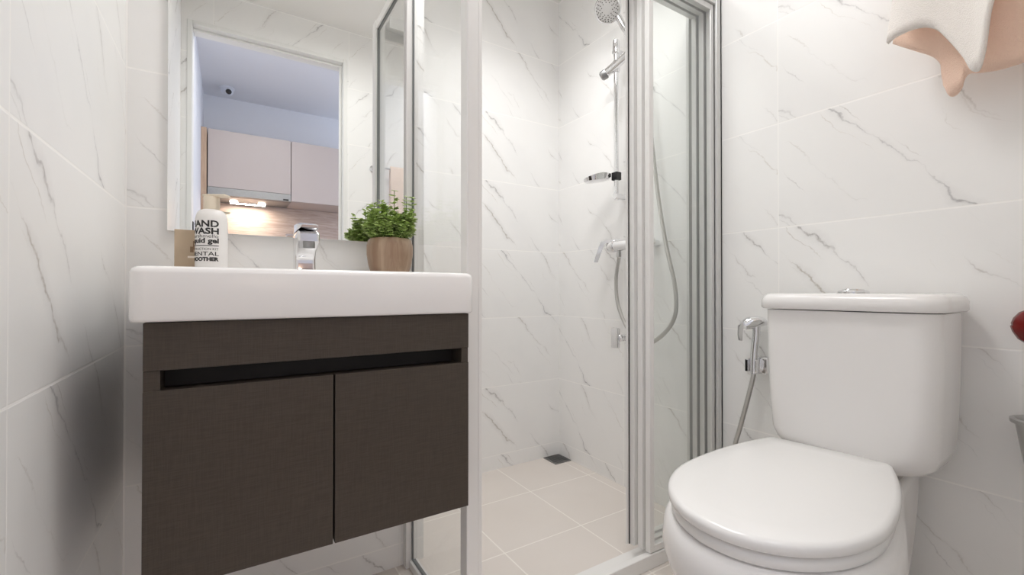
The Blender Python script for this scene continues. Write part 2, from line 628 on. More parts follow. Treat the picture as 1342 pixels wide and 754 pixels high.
obj('seat', B().loft([lid_outline(.612, 1.110, .158, .388, .004), lid_outline(.612, 1.110, .158, .392, .0),
                      lid_outline(.612, 1.110, .158, .404, .0), lid_outline(.612, 1.110, .158, .408, .004)]), M['seat'], t, smooth=50)
lid = obj('lid', B().loft([lid_outline(.605, 1.120, .164, .4105, .006), lid_outline(.605, 1.120, .164, .414, .001),
                           lid_outline(.605, 1.120, .164, .424, .0), lid_outline(.605, 1.120, .164, .4295, .003),
                           lid_outline(.605, 1.120, .164, .4320, .010), lid_outline(.605, 1.120, .164, .4335, .05),
                           lid_outline(.605, 1.120, .164, .4340, .10)]), M['seat'], t, smooth=50)
for s in (-1, 1):
    hx, hy, _ = twist([(1.126, TY + s * .055, 0)], TWB)[0]
    obj('lid_hinge', B().cyl((hx, hy - .02, .402), (hx, hy + .02, .402), .009, n=16), M['seat'], t)
TL = []
for z, gy, gx, r in ((.396, .100, .05, .03), (.402, .060, .025, .04), (.412, .034, .014, .045), (.428, .016, .006, .048), (.452, .008, .002, .045), (.52, .004, .001, .042), (.62, .001, 0, .04), (.735, 0, 0, .038)):
    TL.append(twist(rrect(1.111 + gx, 1.306, .283 + gy, .607 - gy, r, z), TWT))
tank = obj('tank', B().loft(TL), M['ceramic'], t, smooth=50)
LL = []
for z, g, r in ((.7375, .004, .040), (.741, 0, .044), (.758, 0, .044), (.767, .004, .042), (.772, .011, .038), (.774, .022, .03)):
    LL.append(twist(rrect(1.098 + g, 1.312 - g * .3, .271 + g, .617 - g, r, z), TWT))
obj('tank_lid', B().loft(LL), M['ceramic'], t, smooth=50)
obj('flush_button', B().lathe([(.030, .7735), (.030, .778), (.026, .781), (.022, .781), (.020, .7835), (.008, .785)], (1.205, .452, 0)), M['chrome'], t)

# ------------------------------------------------------------------ vanity cabinet
CX0, CX1, CF, CT, CB = -.103, .401, .80, .736, .354
c = thing('vanity_cabinet', 'dark brown wall-hung cabinet with two doors below the white sink', 'cabinet', (.149, 1.02, CB))
SL0, SL1 = .6385, .667
cb = B().box((CX0, CF + .019, CB), (CX1, 1.249, SL0 - .004))
cb.box((CX0, CF + .055, SL0 - .004), (CX1, 1.249, CT))
obj('body', cb, M['laminate'], c, smooth=0)
obj('fascia', B().box((CX0, CF, SL1), (CX1, CF + .054, CT - .001), .0012), M['laminate'], c, smooth=0)
obj('handle_recess', B().box((CX0 + .020, CF + .050, SL0 - .003), (CX1 - .014, CF + .0545, SL1)), M['dark'], c, smooth=0)
obj('stile', B().box((CX0, CF + .003, SL0 - .002), (CX0 + .019, CF + .054, SL1)), M['laminate'], c, smooth=0)
obj('stile', B().box((CX1 - .014, CF + .003, SL0 - .002), (CX1, CF + .054, SL1)), M['laminate'], c, smooth=0)
obj('door', B().box((CX0, CF, CB), (.1475, CF + .018, SL0), .001), M['laminate'], c, smooth=0)
obj('door', B().box((.1505, CF, CB), (CX1, CF + .018, SL0), .001), M['laminate'], c, smooth=0)

# ------------------------------------------------------------------ sink
SX0, SX1, SF, SB, ST, SZ = -.119, .410, .787, 1.2495, .815, .7365
k = thing('sink', 'white rectangular ceramic basin slab on the dark brown cabinet', 'sink', (.146, 1.02, SZ))


def so(g, z, r=.02):
    return rrect(SX0 + g, SX1 - g, SF + g, SB - g * .2, r, z, 8)


def si(g, z, r=.05):
    return rrect(SX0 + .035 + g, SX1 - .035 - g, SF + .028 + g, 1.075 - g, r, z, 8)


obj('basin', B().loft([so(.003, SZ, .017), so(.0008, SZ + .002, .019), so(0, SZ + .005), so(0, ST - .010), so(.002, ST - .004), so(.006, ST - .0008), so(.012, ST),
                       si(-.006, ST), si(0, ST - .004), si(.010, ST - .030), si(.030, ST - .058), si(.07, ST - .066)]), M['ceramic'], k, smooth=50)
obj('drain', B().lathe([(.022, ST - .0662), (.022, ST - .064), (.018, ST - .063), (.004, ST - .0625)], (.146, .945, 0)), M['chrome'], k)

# faucet
FX, FY = .145, 1.135
f = thing('faucet', 'chrome single-lever basin faucet on the sink deck in front of the mirror', 'faucet', (FX, FY, ST))
fl = []
for z, y0, y1, hw, r in ((0, -.024, .024, .0225, .006), (.012, -.023, .024, .0215, .006), (.035, -.020, .024, .0215, .007), (.055, -.026, .024, .0215, .007),
                         (.066, -.046, .024, .022, .007), (.074, -.070, .024, .0225, .006), (.090, -.072, .025, .0225, .006), (.096, -.066, .025, .021, .006)):
    fl.append(rrect(FX - hw, FX + hw, FY + y0, FY + y1, r, ST + z))
obj('body', B().loft(fl), M['chrome'], f, smooth=50)
obj('aerator', B().lathe([(.012, -.004), (.0125, .004), (.0125, .010)], (FX + .002, FY - .056, ST + .064)), M['steel'], f)
ll = []
for y, z0, z1, hw in ((.026, .097, .112, .021), (.0, .098, .119, .0215), (-.04, .100, .117, .020), (-.072, .101, .111, .0185), (-.080, .1025, .108, .017)):
    ll.append([(FX + sx * hw, FY + y, ST + zz) for sx, zz in ((-1, z0), (-1, z1 - .003), (-.8, z1), (.8, z1), (1, z1 - .003), (1, z0))])
obj('lever', B().loft(ll), M['chrome'], f, smooth=40)

# hand wash bottle
BXc, BYc, BR = -.034, 1.130, .0288
h = thing('soap_bottle', 'white round-shouldered hand wash bottle with cream pump and black lettering', 'bottle', (BXc, BYc, ST))
obj('body', B().lathe([(.0265, 0), (BR - .001, .002), (BR, .006), (BR, .112), (.0278, .119), (.0255, .126), (.021, .1315), (.015, .1340)], (BXc, BYc, ST + .0005), n=48), M['bottle'], h, smooth=60)
pb = B().lathe([(.0145, .1340), (.0145, .1600), (.0138, .1615)], (BXc, BYc, ST), n=28)
pb.box((-.0145, -.010, .1615), (.033, .010, .1665), .002, mat=Matrix.Translation((BXc, BYc, ST)) @ Matrix.Rotation(math.radians(-30), 4, 'Z'))
obj('pump', pb, M['pump'], h, smooth=40)


def wrap_text(txt, size, z, arc_c, arc_w, bold=0.0):
    """letters laid round the bottle, stretched to the label width"""
    cu = bpy.data.curves.new('t', 'FONT')
    cu.body = txt
    cu.size = size
    cu.offset = bold
    cu.align_x = 'LEFT'
    cu.resolution_u = 3
    o = bpy.data.objects.new('t', cu)
    COL.objects.link(o)
    bpy.context.view_layer.update()
    me = bpy.data.meshes.new_from_object(o.evaluated_get(bpy.context.evaluated_depsgraph_get()))
    bpy.data.objects.remove(o)
    bpy.data.curves.remove(cu)
    bm = bmesh.new()
    bm.from_mesh(me)
    bpy.data.meshes.remove(me)
    xs = [v.co.x for v in bm.verts]
    x0, x1 = min(xs), max(xs)
    out = []
    for v in bm.verts:
        a = arc_c + ((v.co.x - x0) / (x1 - x0) - .5) * arc_w
        out.append((a, z + v.co.y))
    rr = BR + .0004
    for v, (a, zz) in zip(bm.verts, out):
        v.co = Vector((BXc + rr * math.sin(a), BYc - rr * math.cos(a), ST + zz))
    return bm


tb = B()
AC, AW = math.radians(-33), math.radians(120)
for txt, size, z, wd, bold in (('HAND', .0185, .0960, 1, .0006), ('WASH', .0170, .0815, 1, .0006), ('marshmello', .0100, .0735, .98, 0),
                               ('liquid gel', .0140, .0628, 1, .0005), ('INSTRUCTION KIT', .0068, .0480, .98, 0), ('MENTAL', .0115, .0368, 1, .0001),
                               ('SMOOTHER', .0102, .0262, 1, .0006)):
    bmt = wrap_text(txt, size, z, AC, AW * wd, bold)
    tmp = bpy.data.meshes.new('tmp')
    bmt.to_mesh(tmp)
    bmt.free()
    tb.bm.from_mesh(tmp)
    bpy.data.meshes.remove(tmp)
bar = [[(BXc + (BR + .0004) * math.sin(AC - AW / 2 + AW * i / 24), BYc - (BR + .0004) * math.cos(AC - AW / 2 + AW * i / 24), ST + zz) for zz in (.0565, .0580)] for i in range(25)]
for a, b_ in zip(bar, bar[1:]):
    q = [tb.bm.verts.new(p) for p in (a[0], b_[0], b_[1], a[1])]
    tb.bm.faces.new(q)
obj('lettering', tb, M['ink'], h, smooth=0)

# tan carton
n_ = thing('carton', 'small tan paperboard carton beside the white hand wash bottle', 'box', (-.077, 1.174, ST))
rot = Matrix.Translation((-.0775, 1.174, ST)) @ Matrix.Rotation(math.radians(4), 4, 'Z')
obj('box', B().box((-.0225, -.018, .0005), (.0225, .018, .093), .001, mat=rot), M['kraft'], n_, smooth=0)
pr = B().box((.004, -.0186, .046), (.010, -.0182, .058), mat=rot).box((.009, -.0186, .052), (.016, -.0182, .070), mat=rot).box((.012, -.0186, .060), (.018, -.0182, .066), mat=rot)
obj('print', pr, M['kraft_dark'], n_, smooth=0)
pr = B().box((.000, -.0186, .034), (.014, -.0182, .038), mat=rot)
obj('pale_print', pr, M['pale_print'], n_, smooth=0)

# potted plant
PX, PY = .348, 1.145
p = thing('potted_plant', 'small leafy green plant in a wooden pot on the sink corner', 'plant', (PX, PY, ST))
obj('pot', B().lathe([(.038, 0), (.046, .006), (.053, .028), (.0575, .056), (.0575, .080), (.0535, .095), (.050, .0975), (.046, .090), (.044, .080)], (PX, PY, ST + .0005), n=40), M['pot'], p, smooth=60)
obj('soil', B().lathe([(.0455, .078), (.0455, .084), (.02, .088)], (PX, PY, ST), n=24), M['soil'], p)
lv, sm = B(), B()


def leaf(bm, pos, dirv, up, L, W):
    d_ = dirv.normalized()
    s_ = d_.cross(up)
    if s_.length < 1e-3: s_ = d_.orthogonal()
    s_.normalize()
    n2 = s_.cross(d_)
    ring = []
    for q in range(8):
        a = 2 * PI * q / 8
        ring.append(bm.verts.new(pos + d_ * (L / 2 - L / 2 * math.cos(a)) + s_ * (W / 2 * math.sin(a)) - n2 * (.12 * L * (1 - math.cos(a)) / 2)))
    cvt = bm.verts.new(pos + d_ * L * .5 + n2 * .06 * L)
    for q in range(8):
        bm.faces.new((ring[q], ring[(q + 1) % 8], cvt))


tips = []
for i in range(85):
    a = random.uniform(0, 2 * PI)
    rr = math.sqrt(random.random())
    tips.append((a, rr * .070, .112 + .055 * (1 - rr * .8) * random.uniform(.4, 1.1) + random.uniform(-.02, .012)))
tips += [(-.2, .012, .198), (.1, .052, .188), (-.35, .064, .182), (3.0, .055, .158), (2.6, .025, .172), (0.3, .07, .150), (-2.6, .072, .105), (-.9, .074, .108), (3.3, .074, .108), (-2.0, .07, .110), (-1.4, .06, .112)]
for a, rr, hz in tips:
    rr *= .86
    hz *= 1.04
    b0 = Vector((PX + .3 * rr * math.cos(a), PY + .3 * rr * math.sin(a), ST + .082))
    b2 = Vector((PX + rr * math.cos(a), PY + rr * math.sin(a), ST + .006 + hz * 1.06))
    b1 = (b0 + b2) / 2 + Vector((.3 * rr * math.cos(a), .3 * rr * math.sin(a), .012))
    pts = spline([b0, b1, b2], 5)
    sm.tube(pts, .0009, 5)
    L = len(pts)
    for j in range(2, L):
        for s in range(4):
            an = random.uniform(0, 2 * PI)
            dv = Vector((math.cos(an), math.sin(an), random.uniform(-.2, .7)))
            sz = random.uniform(.010, .0175) * (0.75 if j == L - 1 and hz > .17 else 1)
            leaf(lv.bm, pts[j], dv, Vector((0, 0, 1)), sz, sz * .85)
obj('stem', sm, M['stem'], p)
obj('foliage', lv, M['leaf'], p, smooth=0)

# mirror
mt = thing('mirror', 'large frameless wall mirror above the white sink', 'mirror', (.15, 1.245, .913))
obj('mirror_glass', B().box((-.119, 1.238, .913), (.418, 1.2495, 1.72), .0008), M['mirror'], mt, smooth=0)

# ------------------------------------------------------------------ shower enclosure
ET = 1.732
e = thing('shower_enclosure', 'white aluminium shower enclosure frame with side glass panel beside the vanity', 'shower enclosure', (.88, .9, 0))
obj('corner_post', B().box((.427, .860, 0), (.464, .892, ET), .002).box((.431, .8595, .002), (.4345, .8615, ET)).box((.455, .8592, .002), (.459, .861, ET)), M['alu'], e, smooth=0)
obj('wall_profile', B().box((.4190, 1.224, 0), (.446, 1.2495, ET), .001), M['alu'], e, smooth=0)
obj('wall_jamb', B().box((1.302, .853, 0), (1.3295, .860, ET), .001).box((1.322, .853, 0), (1.3295, .965, ET), .001).box((1.302, .880, 0), (1.3295, .884, ET)).box((1.302, .905, 0), (1.3295, .909, ET)).box((1.302, .955, 0), (1.3295, .965, ET), .001), M['alu_grey'], e, smooth=0)
obj('side_rail', B().box((.430, .892, ET - .03), (.448, 1.224, ET), .002), M['alu'], e, smooth=0)
obj('side_sill', B().box((.428, .892, 0), (.452, 1.224, .022), .002), M['alu'], e, smooth=0)
obj('seal', B().box((.4350, 1.2195, .022), (.4395, 1.2235, ET - .03)).box((.4350, .892, .0215), (.4445, 1.2195, .0245)).box((.4350, .892, ET - .032), (.4445, 1.2195, ET - .0295)).box((.4350, .8915, .0245), (.4440, .8945, ET - .032)), M['gasket_grey'], e, smooth=0)
obj('top_rail', B().box((.464, .855, ET - .04), (1.302, .864, ET), .001).box((.464, .864, ET - .008), (1.302, .945, ET)).box((.464, .9385, ET - .04), (1.302, .945, ET - .008), .001), M['alu_grey'], e, smooth=0)
sl = B().box((.464, .858, 0), (1.302, .877, .040), .002).box((.464, .877, 0), (1.302, .940, .012), .001)
obj('sill', sl, M['alu'], e, smooth=0)
obj('side_glass', B().box((.4365, .892, .0245), (.4425, 1.2195, ET - .030)), M['glass'], e, smooth=0)


def panel_frame(y, x0, x1):
    hw, z0, z1 = .0085, .0425, ET - .042
    return (B().box((x0, y - hw, z0), (x0 + .018, y + hw, z1), .0015), B().box((x1 - .016, y - hw, z0), (x1, y + hw, z1), .0015),
            B().box((x0 + .018, y - hw, z0), (x1 - .016, y + hw, z0 + .018), .001), B().box((x0 + .018, y - hw, z1 - .018), (x1 - .016, y + hw, z1), .001),
            B().box((x0 + .018, y - .0025, z0 + .018), (x1 - .016, y + .0025, z1 - .018)))


def sliding_door(label, y, x0, x1):
    t_ = thing('sliding_shower_door', label, 'shower door', ((x0 + x1) / 2, y, .0425), 'sliding glass doors of the shower')
    a, b_, c_, d_, g_ = panel_frame(y, x0, x1)
    obj('frame_stile', a, M['alu'], t_, smooth=0)
    obj('frame_stile', b_, M['alu_grey'], t_, smooth=0)
    obj('frame_rail', c_, M['alu'], t_, smooth=0)
    obj('frame_rail', d_, M['alu_grey'], t_, smooth=0)
    obj('glass_pane', g_, M['glass'], t_, smooth=0)
    return t_


a, b_, c_, d_, g_ = panel_frame(.8695, .9985, 1.3005)
fp = obj('fixed_pane', g_, M['glass'], e, smooth=0)
obj('pane_stile', a, M['alu'], fp, smooth=0)
obj('pane_stile', b_, M['alu_grey'], fp, smooth=0)
obj('pane_rail', c_, M['alu'], fp, smooth=0)
obj('pane_rail', d_, M['alu_grey'], fp, smooth=0)
sliding_door('narrow glass sliding door in the middle of the stack at the shower front', .8945, .9950, 1.2985)
pc = sliding_door('innermost glass sliding door with dark edge seal facing the shower opening', .9200, .9900, 1.2960)
obj('seal', B().box((.9865, .9275, .0425), (.9895, .9305, ET - .042)), M['gasket'], pc, smooth=0)
obj('seal_strip', B().box((.9790, .9290, .0425), (.9865, .9335, ET - .042), .001), M['alu'], pc, smooth=0)
# bottom guide
obj('guide_block', B().box((1.075, .9305, .0125), (1.115, .950, .045), .002).box((1.080, .926, .0125), (1.110, .9305, .030)), M['alu_grey'], e, smooth=0)

# floor drain
dd = thing('floor_drain', 'square metal floor drain in the far corner of the shower', 'drain', (1.28, 1.645, 0))
obj('frame', B().box((1.236, 1.600, 0), (1.326, 1.606, .004)).box((1.236, 1.685, 0), (1.326, 1.691, .004)).box((1.236, 1.606, 0), (1.242, 1.685, .004)).box((1.320, 1.606, 0), (1.326, 1.685, .004)), M['steel'], dd, smooth=0)
g = B()
for i in range(6):
    g.box((1.242, 1.6105 + i * .0125, .0008), (1.320, 1.6165 + i * .0125, .0038))
obj('grate', g, M['steel'], dd, smooth=0)
obj('sump', B().box((1.242, 1.606, 0.0001), (1.320, 1.685, .0006)), M['dark'], dd, smooth=0)

# ------------------------------------------------------------------ shower set on the right wall
RX, RY = 1.275, 1.262
r = thing('shower_rail', 'chrome vertical slide rail on the right shower wall', 'shower rail', (RX, RY, 1.18))
obj('bar', B().cyl((RX, RY, 1.135), (RX, RY, 1.715), .0095), M['chrome'], r)
for z in (1.150, 1.715):
    obj('bracket', B().cyl((XR - .0005, RY, z), (RX - .010, RY, z), .011, .012).lathe([(.016, 0), (.016, .006), (.011, .010)], (XR - .0005, RY, z), (-1, 0, 0)), M['chrome'], r)
obj('end_cap', B().lathe([(.0125, -.028), (.0135, -.02), (.0135, .018), (.011, .026)], (RX, RY, 1.735)), M['chrome'], r)
sd = obj('slider', B().cyl((RX - .026, RY + .028, 1.636), (RX + .004, RY - .075, 1.685), .0165, .016).lathe([(.013, -.022), (.0155, -.016), (.0155, .016), (.013, .022)], (RX, RY, 1.657)), M['chrome'], r)
obj('clamp_knob', B().lathe([(.0175, 0), (.019, .006), (.0175, .022), (.012, .027)], (RX - .0245, RY + .0265, 1.637), (-.26, .46, -.24)), M['steel'], r)

# hand shower
hs = thing('hand_shower', 'chrome hand shower head with dark spray nozzles held at the rail top', 'shower head', (RX - .06, RY - .02, 1.74))
HC = Vector((1.216, 1.247, 1.858))
HN = Vector((-.78, -.30, -.55)).normalized()
q = HN.to_track_quat('Z', 'Y')
obj('head', B().lathe([(.012, -.034), (.030, -.028), (.047, -.014), (.053, -.003), (.053, .002), (.050, .005)], HC, HN, 40), M['chrome'], hs, smooth=60)
obj('spray_face', B().lathe([(.0475, .005), (.046, .0065), (.02, .008), (.005, .0085)], HC, HN, 32), M['nozzle_grey'], hs)
nz = B()
for rr, cnt in ((.022, 10), (.029, 14), (.036, 18), (.0425, 24)):
    for i in range(cnt):
        a = 2 * PI * i / cnt + rr * 40
        c0 = HC + q @ Vector((rr * math.cos(a), rr * math.sin(a), .0062))
        nz.cyl(c0, c0 + HN * .0028, .0021, .0017, 7)
obj('nozzles', nz, M['gasket'], hs)
HB_ = Vector((1.272, 1.165, 1.700))
hd = spline([HC - HN * .022, HC - HN * .034 + Vector((.006, -.02, -.03)), (HC + HB_) / 2 + Vector((.016, -.006, -.01)), HB_ + Vector((-.002, .005, .02)), HB_], 6)
obj('handle', B().tube(hd, .0125, 14), M['chrome'], hs)

# shower hose
hose = spline([(1.275, 1.160, 1.690), (1.282, 1.130, 1.55), (1.290, 1.105, 1.35), (1.292, 1.075, 1.12), (1.288, 1.035, .93), (1.285, 1.000, .80), (1.285, .998, .70), (1.285, 1.045, .63), (1.285, 1.13, .585),
               (1.285, 1.205, .625), (1.285, 1.262, .72), (1.285, 1.275, .82), (1.283, 1.2575, .9105)], 34)
tag(obj('shower_hose', B().tube(hose, .0068, 10, .12), M['hose']), 'ribbed metal shower hose looping low beside the right shower wall', 'hose')

# soap dish
s_ = thing('soap_dish', 'chrome soap dish clipped to the shower rail', 'soap dish', (1.22, 1.31, 1.235))
LD = []
DZ_ = -.030
for u, wd, z0, z1 in ((0, .010, 1.256, 1.268), (.010, .018, 1.248, 1.270), (.030, .032, 1.243, 1.270), (.058, .038, 1.240, 1.264), (.082, .036, 1.238, 1.256), (.098, .026, 1.240, 1.252), (.105, .012, 1.243, 1.250)):
    cx, cy = 1.264 - u * .72, 1.280 + u * .70
    dx, dy = .70, .72
    LD.append([(cx + dx * wd * sx, cy + dy * wd * sx, zz + DZ_) for sx, zz in ((-1, z1), (-.8, z0 + .003), (-.4, z0), (.4, z0), (.8, z0 + .003), (1, z1), (.85, z1), (.4, z0 + .006), (-.4, z0 + .006), (-.85, z1))])
obj('tray', B().loft(LD), M['chrome'], s_, smooth=40)
obj('clip', B().box((1.2615, 1.2485, 1.212), (1.2650, 1.2755, 1.242), .001).box((1.2850, 1.2485, 1.212), (1.2885, 1.2755, 1.242), .001)
    .box((1.2650, 1.2485, 1.212), (1.2850, 1.2520, 1.242)).box((1.2650, 1.2720, 1.212), (1.2850, 1.2755, 1.242)), M['black'], s_, smooth=0)

# mixer tap
MX = thing('shower_mixer', 'chrome shower mixer tap with lever on the right shower wall', 'tap', (1.29, 1.20, .95))
obj('body', B().cyl((1.275, 1.265, .955), (1.275, 1.090, .955), .021).cyl((XR - .0005, 1.245, .955), (1.275, 1.245, .955), .012).cyl((XR - .0005, 1.11, .955), (1.275, 1.11, .955), .012), M['chrome'], MX)
obj('cap', B().lathe([(.022, 0), (.024, .004), (.024, .030), (.020, .034)], (1.275, 1.265, .955), (0, 1, 0)), M['chrome'], MX)
LQ = []
for x, y, z, a, b_, vert in ((1.292, 1.256, .974, .007, .013, 0), (1.272, 1.282, .975, .007, .013, 0), (1.256, 1.300, .974, .0075, .012, 0), (1.248, 1.309, .968, .009, .011, .5), (1.243, 1.315, .952, .0095, .009, 1),
                             (1.236, 1.323, .922, .009, .007, 1), (1.230, 1.330, .893, .008, .005, 1)):
    ax = Vector((-.70 * vert, .70 * vert, 1 - vert)).normalized()
    if vert == .5: ax = Vector((-.5, .5, .7)).normalized()
    dp = Vector((.7, .7, 0))
    LQ.append([Vector((x, y, z)) + ax * a * sx + dp * b_ * sy for sx, sy in ((-1, -1), (1, -1), (1, 1), (-1, 1))])
obj('lever', B().loft(LQ), M['chrome'], MX, smooth=40)
obj('hose_nut', B().cyl((1.282, 1.257, .912), (1.278, 1.257, .940), .0105, .0115, 8), M['chrome'], MX)

# angle valve
av = thing('angle_valve', 'small chrome stop valve low on the right shower wall', 'valve', (1.30, 1.235, .60))
obj('body', B().cyl((XR - .0005, 1.225, .600), (1.268, 1.225, .600), .013).lathe([(.024, 0), (.024, .004), (.016, .010)], (XR - .0005, 1.225, .600), (-1, 0, 0)).cyl((1.295, 1.225, .600), (1.295, 1.225, .575), .009), M['chrome'], av)
obj('handle', B().lathe([(.012, 0), (.0135, .003), (.0135, .018), (.010, .021)], (1.268, 1.225, .600), (-1, 0, 0)).box((1.238, 1.222, .562), (1.254, 1.256, .638), .003), M['chrome'], av)

# ------------------------------------------------------------------ bidet sprayer
bs = thing('bidet_sprayer', 'chrome bidet sprayer hanging in a wall holder left of the tank', 'sprayer', (1.30, .72, .56))
obj('holder', B().box((1.298, .696, .540), (1.3295, .734, .588), .003).box((1.272, .712, .545), (1.300, .718, .583), .002).box((1.272, .738, .545), (1.300, .744, .583), .002), M['chrome'], bs)
obj('holder_gap', B().box((1.272, .7385, .546), (1.276, .7465, .580), .001), M['black'], bs)
hl = spline([(1.286, .728, .540), (1.288, .727, .60), (1.292, .724, .65), (1.293, .724, .680)], 6)
obj('handle', B().tube(hl, .0108, 14), M['chrome'], bs)
hh = []
for x, y, z, a in ((1.314, .706, .690, .009), (1.303, .714, .692, .0145), (1.291, .726, .690, .0175), (1.281, .738, .686, .0180), (1.272, .748, .680, .0150)):
    c0 = Vector((x, y, z))
    ax = Vector((-.6, .65, -.25)).normalized()
    qq = ax.to_track_quat('Z', 'Y')
    hh.append([c0 + qq @ Vector((a * math.cos(2 * PI * i / 18), a * math.sin(2 * PI * i / 18), 0)) for i in range(18)])
obj('spray_head', B().loft(hh), M['chrome'], bs, smooth=60)
lq = []
for x, y, z, a in ((1.284, .744, .694, .008), (1.274, .752, .688, .0095), (1.268, .757, .674, .0095), (1.267, .758, .650, .0085), (1.268, .757, .634, .006)):
    lq.append([(x + a * (sx * .7 + sy * .4), y + a * (sx * .7 - sy * .4), z) for sx, sy in ((-1, -1), (1, -1), (1, 1), (-1, 1))])
obj('trigger', B().loft(lq), M['chrome'], bs, smooth=40)
bh = spline([(1.286, .728, .542), (1.285, .734, .51), (1.283, .748, .45), (1.280, .765, .38), (1.279, .785, .30), (1.285, .79, .20), (1.300, .76, .13), (1.315, .71, .15), (1.320, .68, .20)], 16)
obj('hose', B().tube(bh, .0062, 10, .06), M['hose'], bs)
obj('wall_elbow', B().cyl((XR - .0005, .68, .205), (1.314, .68, .205), .012, n=16), M['chrome'], bs)

# ------------------------------------------------------------------ towel on the right wall
tr = thing('towel_rail', 'chrome towel rail high on the right wall above the toilet', 'towel rail', (1.25, .25, 1.56))
obj('bar', B().cyl((1.215, .06, 1.60), (1.215, .44, 1.60), .008), M['chrome'], tr)
for y in (.07, .43):
    obj('bracket', B().cyl((XR - .0005, y, 1.60), (1.205, y, 1.60), .009).lathe([(.018, 0), (.018, .005), (.010, .010)], (XR - .0005, y, 1.60), (-1, 0, 0)), M['chrome'], tr)
tw = thing('towel', 'white towel with peach underside hanging high on the right wall', 'towel', (1.22, .25, 1.17))


def interp(tbl, x):
    for (a, va), (b_, vb) in zip(tbl, tbl[1:]):
        if a <= x <= b_:
            u = (x - a) / (b_ - a)
            u = u * u * (3 - 2 * u)
            return va + (vb - va) * u
    return tbl[0][1] if x < tbl[0][0] else tbl[-1][1]




def hang(hem, X0, lean, wave, nrow=16, ns=6, ztop=1.610):
    pts = spline([(0, y, z) for y, z in hem], ns)
    rows = []
    for i in range(nrow):
        tt = i / (nrow - 1)
        row = []
        for j, p_ in enumerate(pts):
            u = j / (len(pts) - 1)
            zz = ztop + (p_.z - ztop) * tt
            row.append((X0 + lean * tt * tt + wave * tt * math.sin((p_.y - .1) * 42), p_.y + .004 * tt * math.sin(zz * 30), zz))
        rows.append(row)
    return rows


# front layer: hangs from the rail, its lower hem swagged up in the middle
W_HEM = [(.372, 1.303), (.359, 1.310), (.346, 1.313), (.332, 1.315), (.320, 1.314), (.309, 1.310), (.295, 1.297), (.281, 1.266), (.267, 1.227), (.259, 1.203), (.252, 1.192),
         (.245, 1.193), (.239, 1.215), (.232, 1.247), (.224, 1.285), (.217, 1.317), (.209, 1.361)]
obj('front_layer', B().sheet(hang(W_HEM, 1.199, -.019, .007, ztop=1.603), .008), M['towel_white'], tw, smooth=180)
# back layer, its peach face turned to the room: sags lower with one corner tail
P_HEM = [(.380, 1.322), (.360, 1.305), (.341, 1.289), (.324, 1.274), (.315, 1.261), (.309, 1.241), (.307, 1.213), (.305, 1.192), (.300, 1.179), (.291, 1.176), (.282, 1.187), (.278, 1.205),
         (.272, 1.212), (.261, 1.208), (.245, 1.203), (.225, 1.199), (.194, 1.200), (.177, 1.201), (.151, 1.211), (.110, 1.215), (.075, 1.205)]
obj('back_layer', B().sheet(hang(P_HEM, 1.230, .006, .006, ztop=1.603), .008), M['towel_peach'], tw, smooth=180)
g = []
for i in range(13):
    a = PI * i / 12
    g.append([(1.2145 - .0135 * math.cos(a), .374 - .302 * k_ / 20, 1.6035 + .0135 * math.sin(a)) for k_ in range(21)])
obj('top_fold', B().sheet(g, .006), M['towel_white'], tw, smooth=80)

# ------------------------------------------------------------------ items at the right edge
v = thing('wall_cup', 'tapered stainless steel cup in a wall bracket at the right photo edge', 'cup', (1.27, .165, .42))
obj('cup', B().lathe([(.026, 0), (.030, .001), (.0465, .118), (.053, .120), (.0535, .1265), (.047, .1285), (.0445, .122), (.029, .006), (.002, .005)], (1.258, .166, .415), n=40), M['cup_steel'], v, smooth=50)
obj('bracket', B().box((1.296, .150, .505), (1.3295, .178, .520), .003).box((1.322, .140, .490), (1.3295, .188, .535), .003), M['chrome'], v)
rb = thing('red_knob', 'glossy red rounded knob on the right wall beside the tank', 'knob', (1.30, .19, .67))
prof = [(.006, -.036), (.018, -.033), (.029, -.024), (.036, -.010), (.0385, 0), (.0368, .003), (.0375, .006), (.0345, .016), (.027, .027), (.015, .034), (.004, .036)]
obj('head', B().lathe(prof, (1.280, .183, .712), n=36), M['red'], rb, smooth=50)
obj('stem', B().cyl((XR - .0005, .183, .712), (1.305, .183, .712), .012), M['red'], rb)

# ------------------------------------------------------------------ door wall: towel bar, towel (seen in the mirror)
tb2 = thing('towel_rail', 'chrome towel rail on the door wall, seen in the mirror', 'towel rail', (.9, .04, 1.44))
obj('bar', B().cyl((.655, .055, 1.445), (1.15, .055, 1.445), .007), M['chrome'], tb2)
for x in (.66, 1.145):
    obj('bracket', B().cyl((x, .0005, 1.445), (x, .062, 1.445), .010).lathe([(.021, 0), (.021, .005), (.013, .012)], (x, .0005, 1.445), (0, 1, 0)), M['chrome'], tb2)
g = []
for i in range(17):
    tt = i / 16
    row = []
    for j in range(13):
        u = j / 12
        a = tt * 2 - 1
        if abs(a) < .12:
            an = a / .12 * PI / 2
            yy, zz = .055 + .0125 * math.sin(an), 1.445 + .0125 * math.cos(an)
        else:
            yy = .055 + math.copysign(.0125 + .004 * math.sin(u * 8) * (abs(a) - .12), a)
            zz = 1.445 - (abs(a) - .12) * .62
        row.append((.735 + .20 * u, yy, zz))
    g.append(row)
tag(obj('towel', B().sheet(g, .006), M['towel_beige'], smooth=80), 'pale beige towel over the door-wall rail, seen in the mirror', 'towel')

